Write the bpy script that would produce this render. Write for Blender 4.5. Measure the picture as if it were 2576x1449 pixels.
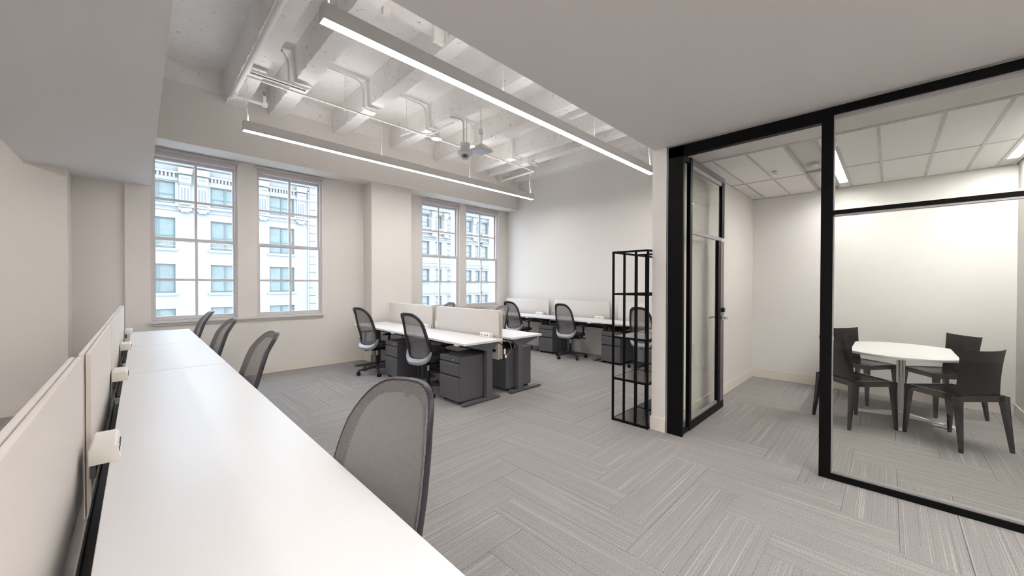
import bpy, bmesh, math, random
from mathutils import Vector, Matrix
random.seed(7)
for o in list(bpy.data.objects): bpy.data.objects.remove(o)
S = bpy.context.scene; COL = S.collection
R = math.radians; PI = math.pi

# ------------------------------------------------------------------ camera, world, light, exposure
H = 1.45
cam = bpy.data.objects.new('camera', bpy.data.cameras.new('camera')); COL.objects.link(cam)
yaw, pitch, roll = 0.788532618, -9.08434e-3, 2.14033e-3
f = Vector((math.cos(yaw)*math.cos(pitch), math.sin(yaw)*math.cos(pitch), math.sin(pitch)))
r_ = f.cross(Vector((0, 0, 1))).normalized(); u_ = r_.cross(f)
cr = r_*math.cos(roll) + u_*math.sin(roll); cu = -r_*math.sin(roll) + u_*math.cos(roll)
M = Matrix((cr, cu, -f)).transposed().to_4x4(); M.translation = Vector((0, 0, H))
cam.matrix_world = M
cam.data.sensor_width = 36; cam.data.lens = 36*944.57/2576; cam.data.clip_start = 0.02; cam.data.clip_end = 300
S.camera = cam
S.view_settings.view_transform = 'Standard'; S.view_settings.look = 'None'
S.view_settings.gamma = 1; S.view_settings.use_curve_mapping = False
S.view_settings.exposure = 0.03
W = bpy.data.worlds.new('overcast'); S.world = W; W.use_nodes = True
wn = W.node_tree; bg = wn.nodes['Background']
tc = wn.nodes.new('ShaderNodeTexCoord'); sp = wn.nodes.new('ShaderNodeSeparateXYZ'); rp = wn.nodes.new('ShaderNodeValToRGB')
wn.links.new(tc.outputs['Generated'], sp.inputs[0]); wn.links.new(sp.outputs['Z'], rp.inputs[0])
rp.color_ramp.elements[0].position = 0.0; rp.color_ramp.elements[0].color = (0.80, 0.90, 1.0, 1)
rp.color_ramp.elements[1].position = 0.8; rp.color_ramp.elements[1].color = (0.66, 0.82, 1.0, 1)
wn.links.new(rp.outputs[0], bg.inputs[0]); bg.inputs[1].default_value = 7.2
PENDANT_DOWN, ADDED_UP, FILL_STRIP, ROOM_STRIP = 47.0, 15.0, 84.0, 112.0

# ------------------------------------------------------------------ materials
def mat(name, col, rough=0.5, metal=0.0, noise=0, namp=0.0, bump=0, bamp=0.0, spec=0.5, emit=None, estr=0):
    m = bpy.data.materials.new(name); m.use_nodes = True; nt = m.node_tree; b = nt.nodes['Principled BSDF']
    b.inputs['Base Color'].default_value = (*col, 1); b.inputs['Roughness'].default_value = rough
    b.inputs['Metallic'].default_value = metal; b.inputs['Specular IOR Level'].default_value = spec
    if emit: b.inputs['Emission Color'].default_value = (*emit, 1); b.inputs['Emission Strength'].default_value = estr
    if noise or bump:
        t = nt.nodes.new('ShaderNodeTexCoord')
    if noise:
        n = nt.nodes.new('ShaderNodeTexNoise'); n.inputs['Scale'].default_value = noise; n.inputs['Detail'].default_value = 4
        mx = nt.nodes.new('ShaderNodeMix'); mx.data_type = 'RGBA'
        mx.inputs['A'].default_value = (*[c*(1-namp) for c in col], 1); mx.inputs['B'].default_value = (*[min(1, c*(1+namp)) for c in col], 1)
        nt.links.new(t.outputs['Object'], n.inputs['Vector']); nt.links.new(n.outputs['Fac'], mx.inputs['Factor'])
        nt.links.new(mx.outputs['Result'], b.inputs['Base Color'])
    if bump:
        n2 = nt.nodes.new('ShaderNodeTexNoise'); n2.inputs['Scale'].default_value = bump; n2.inputs['Detail'].default_value = 3
        bp = nt.nodes.new('ShaderNodeBump'); bp.inputs['Strength'].default_value = bamp; bp.inputs['Distance'].default_value = 0.002
        nt.links.new(t.outputs['Object'], n2.inputs['Vector']); nt.links.new(n2.outputs['Fac'], bp.inputs['Height']); nt.links.new(bp.outputs[0], b.inputs['Normal'])
    return m
WALL = mat('wall_paint', (.735, .70, .66), .75, noise=2.5, namp=.012, bump=260, bamp=.12)
WALLR = mat('meeting_wall_paint', (.80, .78, .755), .75, noise=2.5, namp=.01, bump=260, bamp=.1)
CEIL = mat('gypsum_ceiling_paint', (.70, .68, .67), .85, noise=3, namp=.01)
BASEB = mat('baseboard_vinyl', (.77, .715, .64), .45)
TILE = mat('ceiling_tile_fibre', (.92, .905, .90), .95, noise=350, namp=.05, bump=500, bamp=.3)
GRID = mat('ceiling_grid_metal', (.52, .50, .49), .5)
WFRAME = mat('window_frame_paint', (.60, .57, .57), .4)
BLACKM = mat('black_powder_coat', (.003, .0028, .003), .5, noise=60, namp=.3, spec=.12)
CHARM = mat('charcoal_steel', (.10, .098, .105), .42, noise=900, namp=.12, bump=700, bamp=.15)
PULLM = mat('pull_edge_highlight', (.17, .17, .18), .35)  # lighter steel tone, painted as the highlight along drawer edges
CHARD = mat('dark_pull_recess', (.02, .02, .024), .4)
GREYM = mat('grey_metal_strip', (.42, .40, .41), .35, metal=.5)
CHROME = mat('chrome', (.75, .75, .75), .18, metal=1.0)
ALU = mat('polished_aluminium', (.62, .62, .60), .3, metal=.75)
DESKW = mat('white_laminate', (.79, .775, .775), .3, noise=6, namp=.01)
EDGEW = mat('laminate_edge', (.80, .785, .76), .4)
BOXW = mat('cream_plastic', (.84, .80, .73), .35)
SOCK = mat('socket_dark', (.12, .12, .13), .5)
BPLAS = mat('black_plastic', (.010, .010, .014), .4, spec=.3)
BFAB = mat('black_seat_fabric', (.014, .013, .022), .9, bump=900, bamp=.5)
FRAMEP = mat('chair_frame_plastic', (.024, .020, .026), .35)
SHELLP = mat('grey_shell_plastic', (.36, .38, .42), .3)
WPIPE = mat('white_pipe_paint', (.82, .79, .76), .45, noise=30, namp=.03)
DEVW = mat('device_white', (.62, .60, .58), .45)
WHITEF = mat('fixture_white', (.60, .58, .56), .5)
LEVER = mat('satin_steel', (.5, .5, .5), .3, metal=.8)
REDP = mat('red_plastic', (.6, .06, .03), .4)
TAGW = mat('white_tag', (.85, .84, .8), .6)
GBLK = mat('glossy_black_polymer', (.005, .0045, .006), .12, spec=.6)
TABW = mat('white_table_top', (.93, .92, .91), .3)
def emis(name, col, s):
    m = bpy.data.materials.new(name); m.use_nodes = True; nt = m.node_tree; nt.nodes.clear()
    e = nt.nodes.new('ShaderNodeEmission'); e.inputs[0].default_value = (*col, 1); e.inputs[1].default_value = s
    o = nt.nodes.new('ShaderNodeOutputMaterial'); nt.links.new(e.outputs[0], o.inputs[0]); return m
E_DOWN = emis('pendant_diffuser', (1, .97, .95), PENDANT_DOWN)
E_ADDED_UP = emis('added_uplight_glow', (1, .97, .95), ADDED_UP)
E_FILL = emis('fill_diffuser', (1, .975, .96), FILL_STRIP)
E_ROOM = emis('troffer_diffuser', (1, .975, .95), ROOM_STRIP)
def fabric(name, a, b, sc):
    m = mat(name, a, .95); nt = m.node_tree; p = nt.nodes['Principled BSDF']
    t = nt.nodes.new('ShaderNodeTexCoord'); n = nt.nodes.new('ShaderNodeTexNoise'); n.inputs['Scale'].default_value = sc; n.inputs['Detail'].default_value = 2
    mx = nt.nodes.new('ShaderNodeMix'); mx.data_type = 'RGBA'; mx.inputs['A'].default_value = (*a, 1); mx.inputs['B'].default_value = (*b, 1)
    bp = nt.nodes.new('ShaderNodeBump'); bp.inputs['Strength'].default_value = .35; bp.inputs['Distance'].default_value = .001
    nt.links.new(t.outputs['Object'], n.inputs['Vector']); nt.links.new(n.outputs['Fac'], mx.inputs['Factor']); nt.links.new(mx.outputs['Result'], p.inputs['Base Color'])
    nt.links.new(n.outputs['Fac'], bp.inputs['Height']); nt.links.new(bp.outputs[0], p.inputs['Normal']); return m
SCREENF = fabric('screen_fabric', (.58, .53, .49), (.78, .74, .70), 520)
SCREENE = mat('screen_edge_trim', (.62, .57, .49), .6)

def concrete():
    m = mat('painted_concrete', (.78, .75, .715), .8); nt = m.node_tree; p = nt.nodes['Principled BSDF']; L = nt.links
    t = nt.nodes.new('ShaderNodeTexCoord')
    n = nt.nodes.new('ShaderNodeTexNoise'); n.inputs['Scale'].default_value = 1.3; n.inputs['Detail'].default_value = 6
    r = nt.nodes.new('ShaderNodeValToRGB'); r.color_ramp.elements[0].color = (.76, .73, .70, 1); r.color_ramp.elements[1].color = (.86, .835, .81, 1)
    r.color_ramp.elements[0].position = .35; r.color_ramp.elements[1].position = .65
    n2 = nt.nodes.new('ShaderNodeTexNoise'); n2.inputs['Scale'].default_value = 16; n2.inputs['Detail'].default_value = 8; n2.inputs['Roughness'].default_value = .75
    r2 = nt.nodes.new('ShaderNodeValToRGB'); r2.color_ramp.elements[0].position = .365; r2.color_ramp.elements[1].position = .385
    r2.color_ramp.elements[0].color = (.38, .35, .33, 1); r2.color_ramp.elements[1].color = (1, 1, 1, 1)
    mx = nt.nodes.new('ShaderNodeMix'); mx.data_type = 'RGBA'; mx.blend_type = 'MULTIPLY'; mx.inputs['Factor'].default_value = .8
    n3 = nt.nodes.new('ShaderNodeTexNoise'); n3.inputs['Scale'].default_value = 6; n3.inputs['Detail'].default_value = 8
    bp = nt.nodes.new('ShaderNodeBump'); bp.inputs['Strength'].default_value = .5; bp.inputs['Distance'].default_value = .02
    for a in (n, n2, n3): L.new(t.outputs['Object'], a.inputs['Vector'])
    L.new(n.outputs['Fac'], r.inputs[0]); L.new(n2.outputs['Fac'], r2.inputs[0]); L.new(r.outputs[0], mx.inputs['A']); L.new(r2.outputs[0], mx.inputs['B'])
    L.new(mx.outputs['Result'], p.inputs['Base Color']); L.new(n3.outputs['Fac'], bp.inputs['Height']); L.new(bp.outputs[0], p.inputs['Normal'])
    return m
CONC = concrete()

def glass(name, tint, rough=0.0, k=1.0):
    m = bpy.data.materials.new(name); m.use_nodes = True; nt = m.node_tree; nt.nodes.clear(); L = nt.links
    tr = nt.nodes.new('ShaderNodeBsdfTransparent'); tr.inputs[0].default_value = (*tint, 1)
    gl = nt.nodes.new('ShaderNodeBsdfGlossy'); gl.inputs['Roughness'].default_value = rough
    ge = nt.nodes.new('ShaderNodeNewGeometry'); dt = nt.nodes.new('ShaderNodeVectorMath'); dt.operation = 'DOT_PRODUCT'
    L.new(ge.outputs['Normal'], dt.inputs[0]); L.new(ge.outputs['Incoming'], dt.inputs[1])
    def mth(op, a, b=None):
        q = nt.nodes.new('ShaderNodeMath'); q.operation = op
        L.new(a, q.inputs[0])
        if b is not None: q.inputs[1].default_value = b
        return q
    ab = mth('ABSOLUTE', dt.outputs['Value']); iv = nt.nodes.new('ShaderNodeMath'); iv.operation = 'SUBTRACT'; iv.inputs[0].default_value = 1; L.new(ab.outputs[0], iv.inputs[1])
    pw = mth('POWER', iv.outputs[0], 5.0); sc_ = mth('MULTIPLY', pw.outputs[0], .96); fr = mth('ADD', sc_.outputs[0], .04)      # Schlick
    mu = nt.nodes.new('ShaderNodeMath'); mu.operation = 'MULTIPLY'; mu.inputs[1].default_value = k
    mx = nt.nodes.new('ShaderNodeMixShader'); o = nt.nodes.new('ShaderNodeOutputMaterial')
    L.new(fr.outputs[0], mu.inputs[0]); L.new(mu.outputs[0], mx.inputs[0]); L.new(tr.outputs[0], mx.inputs[1]); L.new(gl.outputs[0], mx.inputs[2]); L.new(mx.outputs[0], o.inputs[0])
    return m
GLASS = glass('partition_glass', (.975, .985, .97), 0, .6)
WGLASS = glass('window_glass', (.985, .99, .99), 0, .8)
DOME = glass('clear_dome', (.8, .82, .85), .05)

def mesh_fabric():
    m = bpy.data.materials.new('chair_mesh_fabric'); m.use_nodes = True; nt = m.node_tree; nt.nodes.clear(); L = nt.links
    t = nt.nodes.new('ShaderNodeTexCoord')
    w = nt.nodes.new('ShaderNodeTexWave'); w.bands_direction = 'Z'; w.inputs['Scale'].default_value = 105; w.inputs['Distortion'].default_value = .0
    n = nt.nodes.new('ShaderNodeTexNoise'); n.inputs['Scale'].default_value = 300
    L.new(t.outputs['Object'], w.inputs['Vector']); L.new(t.outputs['Object'], n.inputs['Vector'])
    d = nt.nodes.new('ShaderNodeBsdfPrincipled'); d.inputs['Roughness'].default_value = .7
    cr_ = nt.nodes.new('ShaderNodeValToRGB'); cr_.color_ramp.elements[0].color = (.125, .115, .115, 1); cr_.color_ramp.elements[1].color = (.265, .25, .243, 1)
    L.new(n.outputs['Fac'], cr_.inputs[0]); L.new(cr_.outputs[0], d.inputs['Base Color'])
    tr = nt.nodes.new('ShaderNodeBsdfTransparent')
    mr = nt.nodes.new('ShaderNodeMapRange'); mr.inputs['From Min'].default_value = 0; mr.inputs['From Max'].default_value = 1; mr.inputs['To Min'].default_value = .52; mr.inputs['To Max'].default_value = .98
    L.new(w.outputs['Fac'], mr.inputs['Value'])
    mx = nt.nodes.new('ShaderNodeMixShader'); L.new(mr.outputs[0], mx.inputs[0]); L.new(tr.outputs[0], mx.inputs[1]); L.new(d.outputs[0], mx.inputs[2])
    o = nt.nodes.new('ShaderNodeOutputMaterial'); L.new(mx.outputs[0], o.inputs[0]); return m
MESHF = mesh_fabric()

def carpet():
    m = mat('loop_carpet', (.36, .34, .33), 1.0, spec=.05); nt = m.node_tree; p = nt.nodes['Principled BSDF']; L = nt.links
    uv = nt.nodes.new('ShaderNodeUVMap'); oi = nt.nodes.new('ShaderNodeObjectInfo')
    ad = nt.nodes.new('ShaderNodeVectorMath'); ad.operation = 'ADD'
    cm = nt.nodes.new('ShaderNodeCombineXYZ'); mu = nt.nodes.new('ShaderNodeMath'); mu.operation = 'MULTIPLY'; mu.inputs[1].default_value = 53.7
    L.new(oi.outputs['Random'], mu.inputs[0]); L.new(mu.outputs[0], cm.inputs['X']); L.new(mu.outputs[0], cm.inputs['Y'])
    L.new(uv.outputs[0], ad.inputs[0]); L.new(cm.outputs[0], ad.inputs[1])
    def nz(sx, sy, det, ro=.5):
        mp = nt.nodes.new('ShaderNodeMapping'); mp.inputs['Scale'].default_value = (sx, sy, 1)
        n = nt.nodes.new('ShaderNodeTexNoise'); n.inputs['Scale'].default_value = 1; n.inputs['Detail'].default_value = det; n.inputs['Roughness'].default_value = ro
        L.new(ad.outputs[0], mp.inputs['Vector']); L.new(mp.outputs[0], n.inputs['Vector']); return n
    def ramp(src, pts):
        r = nt.nodes.new('ShaderNodeValToRGB'); e = r.color_ramp.elements
        while len(e) < len(pts): e.new(.5)
        for i, (q, c) in enumerate(pts): e[i].position = q; e[i].color = (*c, 1)
        L.new(src, r.inputs[0]); return r
    def mix(mode, a, b, fac):
        x = nt.nodes.new('ShaderNodeMix'); x.data_type = 'RGBA'; x.blend_type = mode
        if isinstance(fac, float): x.inputs['Factor'].default_value = fac
        else: L.new(fac, x.inputs['Factor'])
        L.new(a, x.inputs['A'])
        if isinstance(b, tuple): x.inputs['B'].default_value = (*b, 1)
        else: L.new(b, x.inputs['B'])
        return x.outputs['Result']
    speck = nz(230, 300, 3, .7); base = ramp(speck.outputs['Fac'], [(.30, (.15, .14, .14)), (.5, (.30, .285, .28)), (.70, (.60, .575, .555))])
    hue = nz(95, 120, 1); hr = ramp(hue.outputs['Color'], [(.0, (.9, .9, 1.0)), (1., (1.05, 1.0, .92))])
    c = mix('MULTIPLY', base.outputs[0], hue.outputs['Color'], .12)
    lite = nz(.55, 150, 1, .5); lr = ramp(lite.outputs['Fac'], [(.60, (0, 0, 0)), (.68, (1, 1, 1))])
    lf = nt.nodes.new('ShaderNodeMath'); lf.operation = 'MULTIPLY'; lf.inputs[1].default_value = .34; L.new(lr.outputs[0], lf.inputs[0])
    c = mix('MIX', c, (.72, .67, .60), lf.outputs[0])
    dark = nz(.5, 125, 1, .5); dr = ramp(dark.outputs['Fac'], [(.31, (1, 1, 1)), (.39, (0, 0, 0))])
    df = nt.nodes.new('ShaderNodeMath'); df.operation = 'MULTIPLY'; df.inputs[1].default_value = .45; L.new(dr.outputs[0], df.inputs[0])
    c = mix('MIX', c, (.17, .165, .17), df.outputs[0])
    L.new(c, p.inputs['Base Color'])
    rib = nt.nodes.new('ShaderNodeTexWave'); rib.bands_direction = 'Y'; rib.inputs['Scale'].default_value = 42; rib.inputs['Distortion'].default_value = .5
    L.new(uv.outputs[0], rib.inputs['Vector'])
    bp = nt.nodes.new('ShaderNodeBump'); bp.inputs['Strength'].default_value = .55; bp.inputs['Distance'].default_value = .003
    sm = nt.nodes.new('ShaderNodeMath'); sm.operation = 'MULTIPLY_ADD'; sm.inputs[1].default_value = .35; L.new(rib.outputs['Fac'], sm.inputs[0]); L.new(speck.outputs['Fac'], sm.inputs[2])
    L.new(sm.outputs[0], bp.inputs['Height']); L.new(bp.outputs[0], p.inputs['Normal'])
    return m
CARPET = carpet()
FAC_A = mat('white_stucco', (.235, .242, .243), .85, noise=.6, namp=.03)
FAC_B = mat('pale_stone_trim', (.215, .222, .232), .85, noise=1, namp=.05)
FAC_Q = mat('pink_grey_stone', (.215, .208, .222), .85, noise=2, namp=.03)
FPANE = mat('curtained_glass', (.12, .155, .155), .25, noise=3, namp=.25)
FPANE2 = mat('blue_glass', (.08, .115, .14), .2, noise=3, namp=.3)
FFRAME = mat('teal_window_frame', (.08, .11, .11), .5)
FSHADOW = mat('painted_groove_shade', (.14, .147, .16), .9)  # dark tone that paints shade into the facade flutes and grooves
ASPH = mat('asphalt', (.30, .30, .31), .9, noise=3, namp=.2)
SLAB = mat('concrete_slab', (.3, .29, .28), .9)

# ------------------------------------------------------------------ mesh helpers
class MB:
    def __init__(s): s.bm = bmesh.new()
    def box(s, x0, x1, y0, y1, z0, z1, bev=0, seg=2):
        a, b = sorted((x0, x1)); c, d = sorted((y0, y1)); e, g = sorted((z0, z1))
        r = bmesh.ops.create_cube(s.bm, size=1)['verts']
        bmesh.ops.scale(s.bm, vec=(b-a, d-c, g-e), verts=r); bmesh.ops.translate(s.bm, vec=((a+b)/2, (c+d)/2, (e+g)/2), verts=r)
        if bev:
            ed = list({e_ for v in r for e_ in v.link_edges})
            bmesh.ops.bevel(s.bm, geom=ed, offset=bev, segments=seg, profile=.5, affect='EDGES')
        return s
    def cyl(s, p0, p1, r0, r1=None, n=16):
        p0, p1 = Vector(p0), Vector(p1); r1 = r0 if r1 is None else r1; d = p1-p0
        q = Vector((0, 0, 1)).rotation_difference(d.normalized()).to_matrix().to_4x4()
        m = Matrix.Translation((p0+p1)/2) @ q
        bmesh.ops.create_cone(s.bm, cap_ends=True, segments=n, radius1=r0, radius2=r1, depth=d.length, matrix=m); return s
    def tube(s, pts, r, n=8, closed=False):
        pts = [Vector(p) for p in pts]; rings = []; N = len(pts); nrm = None
        for i, p in enumerate(pts):
            a = pts[(i-1) % N] if (closed or i > 0) else p; b = pts[(i+1) % N] if (closed or i < N-1) else p
            t = (b-a).normalized()
            if nrm is None: nrm = t.orthogonal().normalized()
            nrm = (nrm - t*nrm.dot(t)).normalized(); bn = t.cross(nrm)
            rr = r[i] if isinstance(r, (list, tuple)) else r
            rings.append([s.bm.verts.new(p + (nrm*math.cos(2*PI*k/n) + bn*math.sin(2*PI*k/n))*rr) for k in range(n)])
        m = N if closed else N-1
        for i in range(m):
            A, B = rings[i], rings[(i+1) % N]
            if closed and i == N-1:
                off = min(range(n), key=lambda o: (A[0].co-B[o].co).length)
                B = [B[(k+off) % n] for k in range(n)]
            for k in range(n): s.bm.faces.new((A[k], A[(k+1) % n], B[(k+1) % n], B[k]))
        if not closed: s.bm.faces.new(rings[0][::-1]); s.bm.faces.new(rings[-1])
        return s
    def prism(s, poly, axis, a, b):
        def P(p, h): return {'z': (p[0], p[1], h), 'y': (p[0], h, p[1]), 'x': (h, p[0], p[1])}[axis]
        A = [s.bm.verts.new(P(p, a)) for p in poly]; B = [s.bm.verts.new(P(p, b)) for p in poly]; n = len(poly)
        s.bm.faces.new(A); s.bm.faces.new(B[::-1])
        for k in range(n): s.bm.faces.new((A[k], A[(k+1) % n], B[(k+1) % n], B[k]))
        return s
    def grid(s, rows, thick=0):
        V = [[s.bm.verts.new(p) for p in row] for row in rows]; F = []
        for i in range(len(V)-1):
            for j in range(len(V[0])-1): F.append(s.bm.faces.new((V[i][j], V[i][j+1], V[i+1][j+1], V[i+1][j])))
        if thick: bmesh.ops.solidify(s.bm, geom=F, thickness=thick)
        return s
    def build(s, name, m, parent=None, smooth=False):
        bmesh.ops.recalc_face_normals(s.bm, faces=s.bm.faces)
        me = bpy.data.meshes.new(name); s.bm.to_mesh(me); s.bm.free(); me.materials.append(m)
        if smooth:
            for p in me.polygons: p.use_smooth = True
            try: me.set_sharp_from_angle(angle=R(40))
            except Exception: pass
        o = bpy.data.objects.new(name, me); COL.objects.link(o)
        if parent: o.parent = parent
        return o
def tag(o, label=None, cat=None, group=None, kind=None):
    if label: o['label'] = label
    if cat: o['category'] = cat
    if group: o['group'] = group
    if kind: o['kind'] = kind
    return o
def empty(name, loc=(0, 0, 0), rz=0, **k):
    o = bpy.data.objects.new(name, None); COL.objects.link(o); o.location = loc; o.rotation_euler = (0, 0, rz); o.empty_display_size = .1
    return tag(o, **k)
def copy_tree(o, parent=None):
    c = o.copy(); COL.objects.link(c)
    if parent: c.parent = parent
    for ch in list(o.children): copy_tree(ch, c)
    return c
def place(proto, used, loc, rz, label, group=None):
    o = copy_tree(proto) if used.get(proto.name) else proto
    used[proto.name] = 1
    o.location = loc; o.rotation_euler = (0, 0, rz); o['label'] = label
    g = group or GROUPS.get(proto.name)
    if g: o['group'] = g
    return o
GROUPS = {'linear_pendant': 'linear pendant lights', 'desk': 'desks of the centre bench', 'privacy_screen': 'fabric privacy screens', 'power_box': 'power outlet boxes on the desks', 'pedestal_cabinet': 'drawer pedestals under the desks', 'task_chair': 'mesh task chairs', 'shelf_unit': 'black rod shelf units', 'moulded_chair': 'moulded chairs around the meeting table'}
USED = {}
def bx(name, m, parent, *b, bev=0): return MB().box(*b, bev=bev).build(name, m, parent)
def struct(name, m, label, cat, boxes):
    b = MB()
    for q in boxes: b.box(*q)
    return tag(b.build(name, m), label, cat, kind='structure')

YW, XF, ZC, ZS = 7.15, 6.90, 2.79, 4.37      # window wall, far wall, low ceiling, slab
GX = 3.66                                    # glass partition plane

# ------------------------------------------------------------------ shell
fl = struct('floor', SLAB, 'concrete floor slab carpeted with grey striped planks laid in herringbone', 'floor', [(-4.1, 7.1, -4.1, 7.3, -.15, -.007)])
L_, W_ = 1.05, .2625
ox, oy = 1.87-4*W_, 2.05-W_
BX0, BX1, BY0, BY1 = -4.0, 6.95, -4.0, 7.2
planks = []
for n in range(-60, 60):
    for m_ in range(-20, 20):
        bxx, byy = ox+(n+4*m_)*W_, oy+(n-4*m_)*W_
        for kind, (x0, y0, x1, y1) in (('h', (bxx, byy, bxx+L_, byy+W_)), ('v', (bxx+L_, byy-3*W_, bxx+L_+W_, byy+W_))):
            if x1 > BX0 and x0 < BX1 and y1 > BY0 and y0 < BY1: planks.append((kind, x0, y0, x1, y1))
def pscore(p):
    c = Vector(((p[1]+p[3])/2, (p[2]+p[4])/2, 0)) - Vector((0, 0, H)); d = c.dot(f)
    if d < .3: return -1
    sx, sy = c.dot(r_)/d, c.dot(u_)/d
    if abs(sx) > 1.5 or sy < -1.0: return -1
    if c.x < .45 and c.y < 6.7 and c.x > -1.0: return -1          # under the near desks
    return 1/d**3
planks.sort(key=pscore, reverse=True)
def plank_mesh(bm, uvl, kind, x0, y0, x1, y1, X0, Y0, off):
    g = .0003; t = .006; e = .0016
    def vv(x, y, z): return bm.verts.new((x, y, z))
    a = [vv(x0+g, y0+g, -.007), vv(x1-g, y0+g, -.007), vv(x1-g, y1-g, -.007), vv(x0+g, y1-g, -.007)]
    b = [vv(x0+g, y0+g, -.0025), vv(x1-g, y0+g, -.0025), vv(x1-g, y1-g, -.0025), vv(x0+g, y1-g, -.0025)]
    c = [vv(x0+g+e, y0+g+e, 0), vv(x1-g-e, y0+g+e, 0), vv(x1-g-e, y1-g-e, 0), vv(x0+g+e, y1-g-e, 0)]
    fs = [bm.faces.new(c)]
    for lo, hi in ((a, b), (b, c)):
        for k in range(4): fs.append(bm.faces.new((lo[k], lo[(k+1) % 4], hi[(k+1) % 4], hi[k])))
    for f_ in fs:
        for l in f_.loops:
            x, y = l.vert.co.x-X0, l.vert.co.y-Y0
            l[uvl].uv = (x+off, y+off*1.7) if kind == 'h' else (y+off, x+off*1.7)
shared = {}; cnt = 0; rest = bmesh.new(); ruv = rest.loops.layers.uv.new('UVMap'); random.seed(3)
for p in planks:
    kind, x0, y0, x1, y1 = p; cx0, cy0, cx1, cy1 = max(x0, BX0), max(y0, BY0), min(x1, BX1), min(y1, BY1)
    if cx1-cx0 < .01 or cy1-cy0 < .01: continue
    if cnt < 300 and pscore(p) > 0:
        cnt += 1; full = (cx0, cy0, cx1, cy1) == (x0, y0, x1, y1)
        if full and kind in shared: me = shared[kind]
        else:
            b = bmesh.new(); ul = b.loops.layers.uv.new('UVMap'); plank_mesh(b, ul, kind, cx0-x0, cy0-y0, cx1-x0, cy1-y0, 0, 0, 0)
            me = bpy.data.meshes.new('carpet_plank'); b.to_mesh(me); b.free(); me.materials.append(CARPET)
            if full: shared[kind] = me
        o = bpy.data.objects.new('carpet_plank', me); COL.objects.link(o); o.location = (x0, y0, 0); o.parent = fl
    else: plank_mesh(rest, ruv, kind, cx0, cy0, cx1, cy1, x0, y0, random.random()*40)
me = bpy.data.meshes.new('carpet_planks'); rest.to_mesh(me); rest.free(); me.materials.append(CARPET)
o = bpy.data.objects.new('carpet_planks', me); COL.objects.link(o); o.parent = fl; o['kind'] = 'stuff'

WS, WT = .93, 3.30                               # window sill, head
wb = struct('wall_back', WALL, 'white window wall with two pairs of tall sash windows', 'wall', [
    (-.13, .115, YW, YW+.35, 0, 4.5), (.115, 2.33, YW, YW+.35, 0, WS), (.115, 2.33, YW, YW+.35, WT, 4.5), (1.095, 1.345, YW, YW+.35, WS, WT),
    (2.33, 4.35, YW, YW+.35, 0, 4.5), (4.35, 6.60, YW, YW+.35, 0, WS), (4.35, 6.60, YW, YW+.35, WT, 4.5), (5.36, 5.56, YW, YW+.35, WS, WT),
    (6.60, 7.1, YW, YW+.35, 0, 4.5)])
struct('wall_recess', WALL, 'shaded strip of wall set back beside the left windows', 'wall', [(-.62, -.13, 7.2, 7.5, 0, 4.5)])
struct('wall_left', WALL, 'beige white wall at the far left beyond the desk screens', 'wall', [(-4.2, -.59, 6.75, 7.5, 0, 4.5)])
struct('column', WALL, 'square white plastered column between the two window pairs', 'column', [(3.073, 3.896, 6.80, YW, 0, 3.35)])
struct('wall_far', WALL, 'blank white end wall behind the row of wall desks', 'wall', [(XF, XF+.25, 1.545, 7.2, 0, 4.5)])
struct('wall_divider', WALL, 'white dividing wall whose narrow end stands beside the black door frame', 'wall', [(GX, XF, 1.545, 1.685, 0, 4.5)])
struct('wall_right', WALLR, 'white back wall of the glass meeting room', 'wall', [(6.95, 7.2, -1.15, 1.545, 0, 2.9)])
struct('wall_side', WALLR, 'white side wall of the meeting room at the right edge', 'wall', [(GX, 6.95, -1.15, -1.0, 0, 2.9)])
struct('wall_front', WALL, 'white walls closing the office behind the viewer', 'wall', [(-4.2, GX+.1, -4.2, -4.0, 0, 4.5), (GX, GX+.15, -4.0, -1.0, 0, 4.5), (-4.2, -4.0, -4.0, 7.3, 0, 4.5)])
struct('trim_1', WALL, 'white plaster soffit beam running above the windows', 'soffit', [(-.62, XF, 6.72, YW, 3.35, ZS)])
# ceilings
struct('ceiling', CEIL, 'low smooth grey-white gypsum ceiling at the right and above the viewer', 'ceiling', [
    (-4.0, GX, -4.0, 1.67, ZC, 4.5)])
struct('ceiling', CEIL, 'low gypsum bulkhead hanging over the desks at the left', 'ceiling', [(-.90, .12, 1.67, 7.2, ZC, 4.5)])
slab = struct('ceiling', CONC, 'exposed concrete ceiling with joists painted white', 'ceiling', [(.12, 6.95, 1.67, YW, ZS, 4.6), (-4.0, -.9, 1.67, 6.8, ZS, 4.6)])
random.seed(11)
def joist(x0, x1, y0=1.672, y1=6.72, z0=4.03):
    b = MB(); rows = []; n = 70
    for i in range(n+1):
        y = y0+(y1-y0)*i/n; j = lambda a=.007: random.uniform(-a, a)
        hz = .0 if y < y1-.16 else -.10*((y-(y1-.16))/.16)**2*0
        rows.append([(x0-.05+j(.006), y, ZS+.01), (x0-.012+j(.008), y, z0+.07), (x0+j(), y, z0+hz+j(.004)), (x1+j(), y, z0+hz+j(.004)), (x1+.012+j(.008), y, z0+.07), (x1+.05+j(.006), y, ZS+.01)])
    b.grid(rows); o = b.build('joist', CONC, slab, smooth=False); return o
for a, c in ((.89, 1.12), (1.42, 1.62), (2.37, 2.55), (3.40, 3.59), (4.39, 4.58), (5.38, 5.56), (5.84, 6.02)): joist(a, c)
bb = joist(6.68, 6.96, z0=4.02)
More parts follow.
